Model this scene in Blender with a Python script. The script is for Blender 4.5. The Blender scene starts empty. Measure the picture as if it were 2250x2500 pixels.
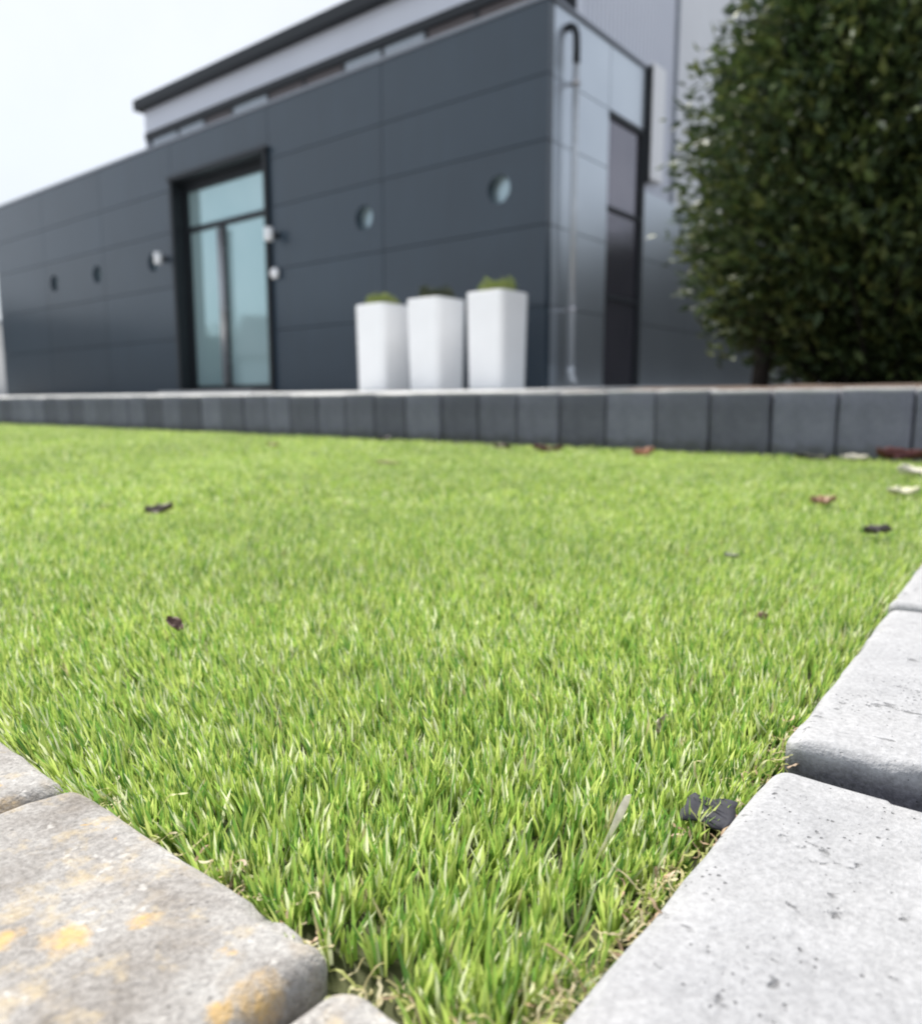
import bpy, bmesh, math, random
import numpy as np
from mathutils import Vector, Matrix, noise

random.seed(7)
rng = np.random.default_rng(7)
R = math.radians
scene = bpy.context.scene
col = scene.collection

# ------------------------------------------------------------------ camera
CAM_Z = 0.17
cam_data = bpy.data.cameras.new('camera')
cam = bpy.data.objects.new('camera', cam_data)
col.objects.link(cam)
cam.location = (0.0, 0.0, CAM_Z)
cam.rotation_euler = (R(90 - 8.022), 0.0, R(38.827))
cam_data.sensor_fit = 'VERTICAL'
cam_data.sensor_height = 36.0
cam_data.lens = 27.164
cam_data.clip_start = 0.01
cam_data.clip_end = 2000.0
cam_data.dof.use_dof = True
cam_data.dof.focus_distance = 0.31
cam_data.dof.aperture_fstop = 9.0
scene.camera = cam

# ------------------------------------------------------------------ sky and sun
SUN_DIR = Vector((-0.74, 0.33, 1.10)).normalized()      # towards the sun
world = bpy.data.worlds.new('World')
scene.world = world
world.use_nodes = True
wn, wl = world.node_tree.nodes, world.node_tree.links
wn.clear()
w_out = wn.new('ShaderNodeOutputWorld')
w_bg = wn.new('ShaderNodeBackground')
w_bg.inputs['Strength'].default_value = 0.10
sky = wn.new('ShaderNodeTexSky')
sky.sky_type = 'NISHITA'
sky.sun_disc = False
sky.sun_elevation = math.asin(SUN_DIR.z)
sky.sun_rotation = math.atan2(SUN_DIR.x, SUN_DIR.y)
sky.air_density = 1.0
sky.dust_density = 3.0
w_tc = wn.new('ShaderNodeTexCoord')
w_noise = wn.new('ShaderNodeTexNoise')
w_noise.inputs['Scale'].default_value = 2.2
w_noise.inputs['Detail'].default_value = 5.0
w_noise.inputs['Roughness'].default_value = 0.55
w_ramp = wn.new('ShaderNodeValToRGB')
w_ramp.color_ramp.elements[0].position = 0.30
w_ramp.color_ramp.elements[0].color = (0.50, 0.50, 0.50, 1)
w_ramp.color_ramp.elements[1].position = 0.62
w_ramp.color_ramp.elements[1].color = (0.97, 0.97, 0.97, 1)
w_mix = wn.new('ShaderNodeMix')
w_mix.data_type = 'RGBA'
w_mix.inputs[7].default_value = (5.8, 6.2, 6.75, 1)     # thin bright cloud
wl.new(w_tc.outputs['Generated'], w_noise.inputs['Vector'])
wl.new(w_noise.outputs['Fac'], w_ramp.inputs['Fac'])
wl.new(w_ramp.outputs['Color'], w_mix.inputs[0])
wl.new(sky.outputs['Color'], w_mix.inputs[6])
wl.new(w_mix.outputs[2], w_bg.inputs['Color'])
wl.new(w_bg.outputs['Background'], w_out.inputs['Surface'])

sun_data = bpy.data.lights.new('sun', 'SUN')
sun_data.energy = 4.7
sun_data.angle = R(9)
sun_data.color = (1.0, 0.96, 0.90)
sun = bpy.data.objects.new('sun', sun_data)
col.objects.link(sun)
sun.rotation_euler = SUN_DIR.to_track_quat('Z', 'Y').to_euler()

vs = scene.view_settings
vs.view_transform = 'Standard'
vs.look = 'None'
vs.exposure = 0.60
vs.gamma = 1.0
vs.use_curve_mapping = False
scene.cycles.filter_width = 1.9
scene.cycles.max_bounces = 8
scene.cycles.transparent_max_bounces = 8

# ------------------------------------------------------------------ helpers
def tag(o, label=None, cat=None, group=None, kind=None):
    if label: o['label'] = label
    if cat: o['category'] = cat
    if group: o['group'] = group
    if kind: o['kind'] = kind
    return o

def empty(name, loc=(0, 0, 0), rz=0.0):
    o = bpy.data.objects.new(name, None)
    o.empty_display_size = 0.1
    o.location = loc
    o.rotation_euler = (0, 0, rz)
    col.objects.link(o)
    return o

def link_mesh(name, me, mat, parent=None, loc=(0, 0, 0), rot=(0, 0, 0), smooth=False):
    o = bpy.data.objects.new(name, me)
    if mat and not me.materials:
        me.materials.append(mat)
    o.location = loc
    o.rotation_euler = rot
    if parent: o.parent = parent
    col.objects.link(o)
    if smooth:
        me.polygons.foreach_set('use_smooth', [True] * len(me.polygons))
    return o

class MB:
    def __init__(s):
        s.v, s.f = [], []
    def add(s, vs, fs):
        n = len(s.v)
        s.v += [tuple(p) for p in vs]
        s.f += [tuple(i + n for i in f) for f in fs]
        return s
    def box(s, a, b):
        (x0, y0, z0), (x1, y1, z1) = a, b
        return s.add([(x0, y0, z0), (x1, y0, z0), (x1, y1, z0), (x0, y1, z0), (x0, y0, z1), (x1, y0, z1), (x1, y1, z1), (x0, y1, z1)],
                     [(0, 3, 2, 1), (4, 5, 6, 7), (0, 1, 5, 4), (1, 2, 6, 5), (2, 3, 7, 6), (3, 0, 4, 7)])
    def tube(s, pts, rad, seg=12, caps=True):
        pts = [Vector(p) for p in pts]
        if not hasattr(rad, '__len__'): rad = [rad] * len(pts)
        base = len(s.v)
        up = Vector((0, 0, 1))
        t0 = (pts[1] - pts[0]).normalized()
        a = t0.cross(up)
        if a.length < 1e-3: a = t0.cross(Vector((1, 0, 0)))
        a.normalize()
        for i, p in enumerate(pts):
            if i == 0: t = pts[1] - pts[0]
            elif i == len(pts) - 1: t = pts[-1] - pts[-2]
            else: t = pts[i + 1] - pts[i - 1]
            t.normalize()
            a = (a - t * a.dot(t)).normalized()
            b = t.cross(a)
            for k in range(seg):
                an = 2 * math.pi * k / seg
                s.v.append(tuple(p + (a * math.cos(an) + b * math.sin(an)) * rad[i]))
        for i in range(len(pts) - 1):
            for k in range(seg):
                k2 = (k + 1) % seg
                s.f.append((base + i * seg + k, base + i * seg + k2, base + (i + 1) * seg + k2, base + (i + 1) * seg + k))
        if caps:
            s.f.append(tuple(base + k for k in range(seg))[::-1])
            s.f.append(tuple(base + (len(pts) - 1) * seg + k for k in range(seg)))
        return s
    def mesh(s, name):
        me = bpy.data.meshes.new(name)
        me.from_pydata(s.v, [], s.f)
        me.update()
        return me
    def build(s, name, mat, parent=None, loc=(0, 0, 0), rot=(0, 0, 0), smooth=False, bevel=0.0, bseg=2):
        me = s.mesh(name)
        if bevel > 0:
            bm = bmesh.new(); bm.from_mesh(me)
            bmesh.ops.bevel(bm, geom=list(bm.edges), offset=bevel, segments=bseg, affect='EDGES', profile=0.5)
            bm.to_mesh(me); bm.free()
        return link_mesh(name, me, mat, parent, loc, rot, smooth)

def box(name, a, b, mat, parent=None, bevel=0.0):
    return MB().box(a, b).build(name, mat, parent, bevel=bevel)

# ------------------------------------------------------------------ materials
class NT:
    """small node helper"""
    def __init__(s, name):
        s.m = bpy.data.materials.new(name)
        s.m.use_nodes = True
        s.n, s.l = s.m.node_tree.nodes, s.m.node_tree.links
        s.b = s.n['Principled BSDF']
        s.out = s.n['Material Output']
        s.tc = s.n.new('ShaderNodeTexCoord')
    def noise(s, scale, detail=4, rough=0.55, coord='Object', dist=0.0):
        n = s.n.new('ShaderNodeTexNoise')
        n.inputs['Scale'].default_value = scale
        n.inputs['Detail'].default_value = detail
        n.inputs['Roughness'].default_value = rough
        n.inputs['Distortion'].default_value = dist
        s.l.new(s.tc.outputs[coord], n.inputs['Vector'])
        return n.outputs['Fac']
    def voro(s, scale, feature='F1', coord='Object', rnd=1.0):
        n = s.n.new('ShaderNodeTexVoronoi')
        n.feature = feature
        n.inputs['Scale'].default_value = scale
        n.inputs['Randomness'].default_value = rnd
        s.l.new(s.tc.outputs[coord], n.inputs['Vector'])
        return n.outputs['Distance']
    def ramp(s, fac, stops):
        n = s.n.new('ShaderNodeValToRGB')
        e = n.color_ramp.elements
        while len(e) < len(stops): e.new(0.5)
        for k, (p, c) in enumerate(stops):
            e[k].position = p
            if not hasattr(c, '__len__'): c = (c, c, c)
            e[k].color = (c[0], c[1], c[2], 1)
        s.l.new(fac, n.inputs['Fac'])
        return n.outputs['Color']
    def mix(s, fac, a, b, mode='MIX'):
        n = s.n.new('ShaderNodeMix'); n.data_type = 'RGBA'; n.blend_type = mode
        for sock, v in ((n.inputs[0], fac), (n.inputs[6], a), (n.inputs[7], b)):
            if hasattr(v, 'is_linked'): s.l.new(v, sock)
            elif hasattr(v, '__len__'): sock.default_value = (v[0], v[1], v[2], 1)
            else: sock.default_value = v
        return n.outputs[2]
    def math(s, op, a, b=0.0):
        n = s.n.new('ShaderNodeMath'); n.operation = op
        for sock, v in ((n.inputs[0], a), (n.inputs[1], b)):
            if hasattr(v, 'is_linked'): s.l.new(v, sock)
            else: sock.default_value = v
        return n.outputs[0]
    def bump(s, h, strength=0.3, dist=0.002):
        n = s.n.new('ShaderNodeBump')
        n.inputs['Strength'].default_value = strength
        n.inputs['Distance'].default_value = dist
        s.l.new(h, n.inputs['Height'])
        s.l.new(n.outputs['Normal'], s.b.inputs['Normal'])
    def set(s, **k):
        for name, v in k.items():
            sock = s.b.inputs[name.replace('_', ' ')]
            if hasattr(v, 'is_linked'): s.l.new(v, sock)
            elif hasattr(v, '__len__') and len(v) == 3: sock.default_value = (*v, 1)
            else: sock.default_value = v
        return s

def simple(name, c, rough=0.5, var=0.12, scale=6.0, **k):
    t = NT(name)
    f = t.ramp(t.noise(scale, 4), [(0.25, 1 - var), (0.75, 1 + var)])
    t.set(Base_Color=t.mix(1.0, c, f, 'MULTIPLY'), Roughness=rough, **k)
    return t.m

def per_object(t, lo, hi):
    """a brightness that differs from piece to piece"""
    oi = t.n.new('ShaderNodeObjectInfo')
    mr = t.n.new('ShaderNodeMapRange')
    mr.inputs['To Min'].default_value = lo; mr.inputs['To Max'].default_value = hi
    t.l.new(oi.outputs['Random'], mr.inputs['Value'])
    return mr.outputs['Result']

M = {}
# light tumbled concrete
t = NT('pale_concrete')
c = t.ramp(t.noise(9, 5, 0.6), [(0.3, (0.318, 0.32, 0.332)), (0.7, (0.395, 0.395, 0.402))])
fine = t.noise(420, 3, 0.7)
c = t.mix(1.0, c, t.ramp(fine, [(0.3, 0.78), (0.7, 1.12)]), 'MULTIPLY')
mott = t.noise(60, 4, 0.7)
c = t.mix(1.0, c, t.ramp(mott, [(0.32, 0.88), (0.6, 1.03)]), 'MULTIPLY')
mp = t.n.new('ShaderNodeMapping'); mp.inputs['Rotation'].default_value = (0, 0, 0.9); mp.inputs['Scale'].default_value = (1.0, 1.7, 1.3)
t.l.new(t.tc.outputs['Object'], mp.inputs['Vector'])
pn = t.n.new('ShaderNodeTexNoise'); pn.inputs['Scale'].default_value = 95; pn.inputs['Detail'].default_value = 4; pn.inputs['Roughness'].default_value = 0.6; pn.inputs['Distortion'].default_value = 0.4
t.l.new(mp.outputs['Vector'], pn.inputs['Vector'])
pit = t.math('SUBTRACT', pn.outputs['Fac'], t.math('MULTIPLY', t.noise(24, 3, 0.6), 0.42))
pitc = t.ramp(pit, [(0.070, 0.50), (0.140, 1.0)])
p2 = t.math('ADD', t.voro(330), t.math('MULTIPLY', t.noise(40, 4, 0.7), 1.1))
pitc = t.mix(1.0, pitc, t.ramp(p2, [(0.56, 0.48), (0.66, 1.0)]), 'MULTIPLY')
c = t.mix(1.0, c, pitc, 'MULTIPLY')
c = t.mix(1.0, c, per_object(t, 0.95, 1.04), 'MULTIPLY')
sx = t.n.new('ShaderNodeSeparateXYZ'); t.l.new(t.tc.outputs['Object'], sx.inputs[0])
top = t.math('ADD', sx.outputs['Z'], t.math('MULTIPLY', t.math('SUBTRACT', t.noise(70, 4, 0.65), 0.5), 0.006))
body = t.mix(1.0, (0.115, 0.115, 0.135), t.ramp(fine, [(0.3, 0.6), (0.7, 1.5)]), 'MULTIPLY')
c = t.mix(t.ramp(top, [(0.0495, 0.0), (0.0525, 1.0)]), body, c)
t.set(Base_Color=c, Roughness=0.9)
h = t.math('ADD', t.math('MULTIPLY', fine, 0.35), t.math('MULTIPLY', pitc, 0.9))
h = t.math('ADD', h, t.math('MULTIPLY', mott, 0.5))
t.bump(h, 0.9, 0.002)
M['pale'] = t.m
# weathered concrete with lichen
t = NT('lichen_concrete')
c = t.ramp(t.noise(30, 6, 0.65), [(0.28, (0.165, 0.145, 0.125)), (0.5, (0.285, 0.270, 0.255)), (0.72, (0.40, 0.39, 0.375))])
fine = t.noise(480, 3, 0.75)
c = t.mix(1.0, c, t.ramp(fine, [(0.28, 0.68), (0.72, 1.22)]), 'MULTIPLY')
brown = t.ramp(t.noise(48, 4, 0.6, dist=0.6), [(0.54, 0.0), (0.70, 0.38)])
c = t.mix(brown, c, (0.40, 0.33, 0.24))
white = t.ramp(t.math('ADD', t.noise(210, 3, 0.6), t.math('MULTIPLY', t.noise(28, 3), 0.45)), [(0.86, 0.0), (0.94, 0.5)])
c = t.mix(white, c, (0.58, 0.56, 0.53))
tan = t.ramp(t.math('ADD', t.noise(95, 4, 0.6), t.math('MULTIPLY', t.noise(22, 3), 0.6)), [(0.86, 0.0), (1.0, 0.45)])
c = t.mix(tan, c, (0.50, 0.39, 0.22))
orange = t.ramp(t.math('ADD', t.noise(62, 5, 0.65, dist=0.5), t.math('MULTIPLY', t.noise(17, 2), 0.5)), [(0.965, 0.0), (1.0, 0.7)])
c = t.mix(orange, c, (0.55, 0.33, 0.07))
wob = t.math('MULTIPLY', t.math('SUBTRACT', t.noise(130, 5, 0.7), 0.5), 0.016)
for (lx, ly, lz, lr) in [(0.0762, 0.0888, 0.06, 0.0105), (0.072, 0.0805, 0.06, 0.005), (0.0163, 0.0681, 0.06, 0.0085), (0.0249, 0.086, 0.06, 0.005), (0.0022, 0.0579, 0.06, 0.006), (0.0567, 0.0935, 0.06, 0.004)]:
    vd = t.n.new('ShaderNodeVectorMath'); vd.operation = 'DISTANCE'
    vd.inputs[1].default_value = (lx, ly, lz)
    t.l.new(t.tc.outputs['Object'], vd.inputs[0])
    dd = t.math('ADD', t.math('DIVIDE', t.math('ADD', vd.outputs['Value'], wob), lr), 0.0)
    c = t.mix(t.math('MULTIPLY', t.ramp(dd, [(0.35, 0.75), (1.05, 0.0)]), t.ramp(t.noise(210, 4, 0.7), [(0.35, 0.35), (0.6, 1.0)])), c, (0.56, 0.35, 0.10))
dark = t.ramp(t.voro(150), [(0.05, 0.55), (0.14, 1.0)])
c = t.mix(1.0, c, dark, 'MULTIPLY')
t.set(Base_Color=c, Roughness=0.92)
h = t.math('ADD', t.math('MULTIPLY', fine, 0.6), t.math('MULTIPLY', t.noise(110, 4, 0.7), 1.0))
t.bump(h, 0.8, 0.0018)
M['lichen'] = t.m
# dark wall blocks; weathered top edges, with the light they catch painted in paler
t = NT('anthracite_block')
c = t.ramp(t.noise(14, 5, 0.65), [(0.25, (0.135, 0.138, 0.176)), (0.75, (0.235, 0.238, 0.292))])
c = t.mix(1.0, c, t.ramp(t.noise(160, 4, 0.7), [(0.3, 0.78), (0.7, 1.22)]), 'MULTIPLY')
c = t.mix(1.0, c, per_object(t, 0.70, 1.25), 'MULTIPLY')
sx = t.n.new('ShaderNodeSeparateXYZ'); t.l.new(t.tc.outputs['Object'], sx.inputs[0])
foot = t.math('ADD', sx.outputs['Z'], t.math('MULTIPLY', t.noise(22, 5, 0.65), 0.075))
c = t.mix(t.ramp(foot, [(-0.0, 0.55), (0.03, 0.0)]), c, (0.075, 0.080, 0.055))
worn_lit = t.math('ADD', sx.outputs['Z'], t.math('MULTIPLY', t.noise(45, 4, 0.6), 0.010))
c = t.mix(t.ramp(worn_lit, [(0.1425, 0.0), (0.1485, 0.95)]), c, (0.40, 0.40, 0.395))
t.set(Base_Color=c, Roughness=0.9)
t.bump(t.noise(120, 5, 0.7), 0.6, 0.003)
M['block'] = t.m
M['cap'] = simple('worn_pale_concrete', (0.46, 0.46, 0.46), 0.9, 0.15, 40)
M['joint'] = simple('dark_joint_grit', (0.035, 0.036, 0.04), 0.95, 0.3, 90)
M['soil'] = simple('garden_soil', (0.085, 0.055, 0.038), 0.95, 0.4, 30)
M['terrace'] = simple('pale_terrace_gravel', (0.56, 0.56, 0.55), 0.9, 0.2, 25)
M['ground'] = simple('grey_ground', (0.20, 0.20, 0.20), 0.95, 0.25, 3)
M['backing'] = simple('turf_backing', (0.060, 0.066, 0.024), 0.95, 0.4, 120)

# facade
t = NT('anthracite_panel')
c = t.ramp(t.noise(1.3, 3, 0.5), [(0.3, (0.012, 0.028, 0.046)), (0.7, (0.016, 0.034, 0.054))])
c = t.mix(1.0, c, per_object(t, 0.93, 1.07), 'MULTIPLY')
mp = t.n.new('ShaderNodeMapping'); mp.inputs['Scale'].default_value = (7.0, 7.0, 0.45)
t.l.new(t.tc.outputs['Object'], mp.inputs['Vector'])
st = t.n.new('ShaderNodeTexNoise'); st.inputs['Scale'].default_value = 1.6; st.inputs['Detail'].default_value = 5
t.l.new(mp.outputs['Vector'], st.inputs['Vector'])
c = t.mix(1.0, c, t.ramp(st.outputs['Fac'], [(0.35, 0.95), (0.7, 1.07)]), 'MULTIPLY')
t.set(Base_Color=c, Roughness=0.5, Coat_Weight=0.75, Coat_Roughness=0.16)
t.b.inputs['Coat IOR'].default_value = 1.45
t.bump(t.noise(1.1, 2, 0.5), 0.25, 0.012)
t.l.new(t.b.inputs['Normal'].links[0].from_socket, t.b.inputs['Coat Normal'])
M['panel'] = t.m
t = NT('silver_grey_side_panel')
c = t.ramp(t.noise(1.0, 3, 0.5), [(0.3, (0.50, 0.54, 0.585)), (0.7, (0.56, 0.60, 0.64))])
t.set(Base_Color=c, Metallic=0.9, Roughness=0.32)
w = t.n.new('ShaderNodeTexWave'); w.bands_direction = 'Y'; w.inputs['Scale'].default_value = 9.0
t.l.new(t.tc.outputs['Object'], w.inputs['Vector'])
t.bump(w.outputs['Fac'], 0.05, 0.002)
M['side'] = t.m
t = NT('light_ribbed_cladding')
t.set(Base_Color=t.ramp(t.noise(0.8, 3), [(0.3, (0.64, 0.66, 0.73)), (0.7, (0.69, 0.71, 0.78))]), Roughness=0.45, Metallic=0.1)
M['light_clad'] = t.m
M['rear'] = simple('white_render', (0.80, 0.81, 0.84), 0.8, 0.04, 2)
M['trim'] = simple('black_metal_trim', (0.009, 0.012, 0.016), 0.55, 0.1)
M['core'] = simple('dark_wall_core', (0.018, 0.021, 0.026), 0.8, 0.1)
M['grey_trim'] = simple('grey_metal_trim', (0.24, 0.26, 0.30), 0.4, 0.1, Metallic=0.3)
t = NT('coated_teal_glass')
t.set(Base_Color=t.ramp(t.noise(1.2, 2), [(0.3, (0.40, 0.57, 0.59)), (0.7, (0.45, 0.61, 0.63))]), Metallic=0.5, Roughness=0.05)
M['glass'] = t.m
t = NT('dusky_window_glass')
t.set(Base_Color=t.ramp(t.noise(1.2, 2), [(0.3, (0.16, 0.155, 0.185)), (0.7, (0.20, 0.19, 0.22))]), Metallic=0.75, Roughness=0.12)
M['glass_side'] = t.m
M['glass_port'] = simple('frosted_port_glass', (0.36, 0.46, 0.50), 0.12, 0.08, 5, Metallic=0.5)
M['blind_light'] = simple('pale_blind_glass', (0.30, 0.33, 0.36), 0.2, 0.08, 5, Metallic=0.6)
M['blind_brown'] = simple('brown_tinted_glass', (0.070, 0.055, 0.055), 0.2, 0.15, 5, Metallic=0.2)
M['steel'] = simple('brushed_steel', (0.52, 0.51, 0.53), 0.3, 0.08, 30, Metallic=0.9)
M['pipe'] = simple('zinc_pipe', (0.52, 0.54, 0.56), 0.38, 0.12, 12, Metallic=0.6)
M['white'] = simple('white_lacquer', (0.92, 0.922, 0.93), 0.4, 0.03, 4)
M['white_plastic'] = simple('white_plastic', (0.88, 0.885, 0.90), 0.4, 0.03, 8)
M['render_wall'] = simple('pale_render', (0.52, 0.52, 0.52), 0.9, 0.1, 5)
M['brick'] = simple('red_brick_house', (0.28, 0.15, 0.11), 0.9, 0.2, 4)
M['roof'] = simple('slate_roof', (0.07, 0.07, 0.08), 0.8, 0.2, 6)
M['bark'] = simple('dark_bark', (0.026, 0.021, 0.017), 0.9, 0.35, 25)

# foliage: colour per leaf comes from a face attribute
def leaf_mat(name, rough, trans, gloss_ior=1.45):
    t = NT(name)
    at = t.n.new('ShaderNodeAttribute'); at.attribute_name = 'tint'
    t.set(Base_Color=at.outputs['Color'], Roughness=rough)
    t.b.inputs['IOR'].default_value = gloss_ior
    tr = t.n.new('ShaderNodeBsdfTranslucent')
    t.l.new(at.outputs['Color'], tr.inputs['Color'])
    mx = t.n.new('ShaderNodeMixShader'); mx.inputs[0].default_value = trans
    t.l.new(t.b.outputs['BSDF'], mx.inputs[1]); t.l.new(tr.outputs['BSDF'], mx.inputs[2])
    t.l.new(mx.outputs['Shader'], t.out.inputs['Surface'])
    return t.m
M['grass'] = leaf_mat('turf_fibre', 0.25, 0.48, 1.75)
M['leaf'] = leaf_mat('laurel_leaf', 0.52, 0.16, 1.4)
M['thatch'] = leaf_mat('curled_thatch_fibre', 0.5, 0.3)

def tinted_mesh(name, verts, faces_flat, loop_start, loop_total, tint_face):
    """fast mesh from numpy arrays with one colour for each face"""
    me = bpy.data.meshes.new(name)
    me.vertices.add(len(verts)); me.vertices.foreach_set('co', verts.astype(np.float32).ravel())
    me.loops.add(len(faces_flat)); me.loops.foreach_set('vertex_index', faces_flat.astype(np.int32))
    me.polygons.add(len(loop_start))
    me.polygons.foreach_set('loop_start', loop_start.astype(np.int32))
    me.polygons.foreach_set('loop_total', loop_total.astype(np.int32))
    at = me.attributes.new('tint', 'FLOAT_COLOR', 'FACE')
    at.data.foreach_set('color', tint_face.astype(np.float32).ravel())
    me.update(calc_edges=True)
    me.validate()
    return me

# ================================================================== GROUND
EDGE_Y = 0.130                       # front edge of the turf
def edge_x(y): return -0.0885 - 0.044 * max(0.0, y - 0.33)     # right edge of the turf
WALL_Y = 2.389
WALL_TOP = 0.212
FRONT_Y = 7.0
X_CORNER = -4.51
X_END = -18.2

tag(MB().add([(-400, -400, -0.06), (400, -400, -0.06), (400, 400, -0.06), (-400, 400, -0.06)], [(0, 1, 2, 3)]).build('ground', M['ground']), kind='structure')
tag(MB().add([(-9, EDGE_Y - 0.02, 0.0055), (-0.05, EDGE_Y - 0.02, 0.0055), (-0.15, WALL_Y + 0.02, 0.0055), (-9, WALL_Y + 0.02, 0.0055)], [(0, 1, 2, 3)]).build('lawn', M['backing']), kind='structure')
# terrace behind the retaining wall, rising gently to the house
mb = MB()
mb.add([(-32, WALL_Y + 0.10, 0.195), (-3.1, WALL_Y + 0.10, 0.195), (-3.1, FRONT_Y + 0.3, 0.335), (-32, FRONT_Y + 0.3, 0.335),
        (-32, WALL_Y + 0.10, -0.1), (-3.1, WALL_Y + 0.10, -0.1), (-3.1, FRONT_Y + 0.3, -0.1), (-32, FRONT_Y + 0.3, -0.1),
        ], [(0, 1, 2, 3), (0, 4, 5, 1), (1, 5, 6, 2), (2, 6, 7, 3), (3, 7, 4, 0)])
mb.box((-4.55, FRONT_Y + 0.301, -0.1), (-3.1, 30, 0.336))
tag(mb.build('terrace', M['terrace']), kind='structure')
# planting bed with lumpy soil right of the terrace
nx, ny = 60, 60
vv, ff = [], []
for j in range(ny + 1):
    for i in range(nx + 1):
        x = -3.1 + 8.1 * i / nx; y = WALL_Y + 0.10 + 9.5 * j / ny
        z = 0.200 + 0.030 * (j / ny) + 0.022 * noise.noise((x * 3, y * 3, 0)) + 0.03 * max(0, noise.noise((x * 9, y * 9, 4)))
        z += 0.026 * min(1.0, j / 3.0) * max(0.0, min(1.0, (x + 1.7) / 0.5))
        if j == 0: z = 0.19
        vv.append((x, y, z))
for j in range(ny):
    for i in range(nx):
        a = j * (nx + 1) + i
        ff.append((a, a + 1, a + nx + 2, a + nx + 1))
mb = MB().add(vv, ff)
tag(mb.build('planting_bed', M['soil'], smooth=True), kind='structure')

# ================================================================== STONES
def stone_mesh(name, hx, hy, hz, r, n=18, rough=0.0015, seed=0, chips=0.0):
    """tumbled block: a rounded box with an uneven skin"""
    bm = bmesh.new()
    ax = []
    for h in (hx, hy, hz):
        rr = min(r, h * 0.9)
        k = max(3, n // 4)
        e = [-(h - rr) - rr * math.sin(math.pi / 2 * (1 - i / k)) for i in range(k)]
        mid = np.linspace(-(h - rr), (h - rr), max(3, n - 2 * k)).tolist()
        ax.append(e + mid + [-q for q in e[::-1]])
    grid = {}
    def vert(i, j, k):
        key = (i, j, k)
        if key in grid: return grid[key]
        p = Vector((ax[0][i], ax[1][j], ax[2][k]))
        q = Vector((max(-(hx - r), min(hx - r, p.x)), max(-(hy - r), min(hy - r, p.y)), max(-(hz - r), min(hz - r, p.z))))
        d = p - q
        if d.length > 1e-9:
            p = q + d.normalized() * r
            nrm = d.normalized()
        else:
            nrm = Vector((0, 0, 1))
        o = Vector((seed * 3.7, seed * 1.3, seed * 7.1))
        a = noise.noise(p * 18 + o) * rough * 1.3 + noise.noise(p * 55 + o) * rough * 0.6 + noise.noise(p * 140 + o) * rough * 0.35
        if chips and d.length > 1e-9:
            cval = noise.noise(p * 75 + o * 2)
            edge = sum(1 for u, h in zip(p, (hx, hy, hz)) if abs(u) > h - r * 0.98)
            if cval > 0.25 and edge >= 2: a -= chips * (cval - 0.25) * 2
        p = p + nrm * a
        grid[key] = bm.verts.new(p)
        return grid[key]
    N = [len(a) for a in ax]
    for axis in range(3):
        u, w = [i for i in range(3) if i != axis]
        for side in (0, N[axis] - 1):
            for i in range(N[u] - 1):
                for j in range(N[w] - 1):
                    q = []
                    for di, dj in ((0, 0), (1, 0), (1, 1), (0, 1)):
                        idx = [0, 0, 0]; idx[axis] = side; idx[u] = i + di; idx[w] = j + dj
                        q.append(vert(*idx))
                    bm.faces.new(q)
    bmesh.ops.recalc_face_normals(bm, faces=bm.faces)
    me = bpy.data.meshes.new(name)
    bm.to_mesh(me); bm.free()
    me.polygons.foreach_set('use_smooth', [True] * len(me.polygons))
    return me

# right-hand edging: long pale blocks laid end to end
er = empty('stone_edging', (-0.0, 0.16, 0.0))
tag(er, 'row of long pale grey concrete blocks edging the right side of the turf', 'edging')
y = 0.004
for k in range(8):
    L = [0.313, 0.276, 0.278, 0.284, 0.281, 0.279, 0.285, 0.24][k]
    gap = [0.021, 0.024, 0.018, 0.015, 0.016, 0.015, 0.016, 0.015][k]
    W = 0.21
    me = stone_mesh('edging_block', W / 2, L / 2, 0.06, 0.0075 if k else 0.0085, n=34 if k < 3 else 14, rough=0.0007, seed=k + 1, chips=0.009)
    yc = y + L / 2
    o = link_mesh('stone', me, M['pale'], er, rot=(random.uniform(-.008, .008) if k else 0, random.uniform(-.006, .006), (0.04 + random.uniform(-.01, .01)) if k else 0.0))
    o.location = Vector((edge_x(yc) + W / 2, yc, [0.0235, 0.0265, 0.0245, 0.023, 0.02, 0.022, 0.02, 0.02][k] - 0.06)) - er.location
    y += L + gap
# left-hand edging: lichen-speckled blocks laid side by side
el = empty('stone_edging', (-0.21, 0.05, 0.0))
tag(el, 'row of weathered grey blocks with yellow lichen edging the near left side', 'edging')
xs = [(-0.1430, -0.101), (-0.2995, -0.1465)] + [(-0.3030 - 0.1495 * (i + 1) + 0.004, -0.3030 - 0.1495 * i) for i in range(6)]
for k, (x0, x1) in enumerate(xs):
    D_ = 0.23
    me = stone_mesh('edging_block', (x1 - x0) / 2, D_ / 2, 0.06, 0.009 if k != 1 else 0.0095, n=40 if k < 3 else 14, rough=0.0012, seed=20 + k, chips=0.005)
    o = link_mesh('stone', me, M['lichen'] if k != 0 else M['lichen'], el, rot=(random.uniform(-.01, .01), random.uniform(-.01, .01), random.uniform(-.012, .012)))
    o.location = Vector(((x0 + x1) / 2, EDGE_Y - D_ / 2 + [-0.003, 0.0, -0.001, 0.001, 0, 0, 0, 0][k], [0.0195, 0.0235, 0.0225, 0.021, 0.02, 0.02, 0.02, 0.02][k] - 0.06)) - el.location
tag(MB().box((-1.4, -0.3, -0.059), (0.4, EDGE_Y - 0.022, -0.012)).build('bedding_left', M['joint']), kind='structure')
tag(MB().box((-0.05, EDGE_Y - 0.0215, -0.0585), (0.4, 2.5, -0.0125)).build('bedding_right', M['joint']), kind='structure')

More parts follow.
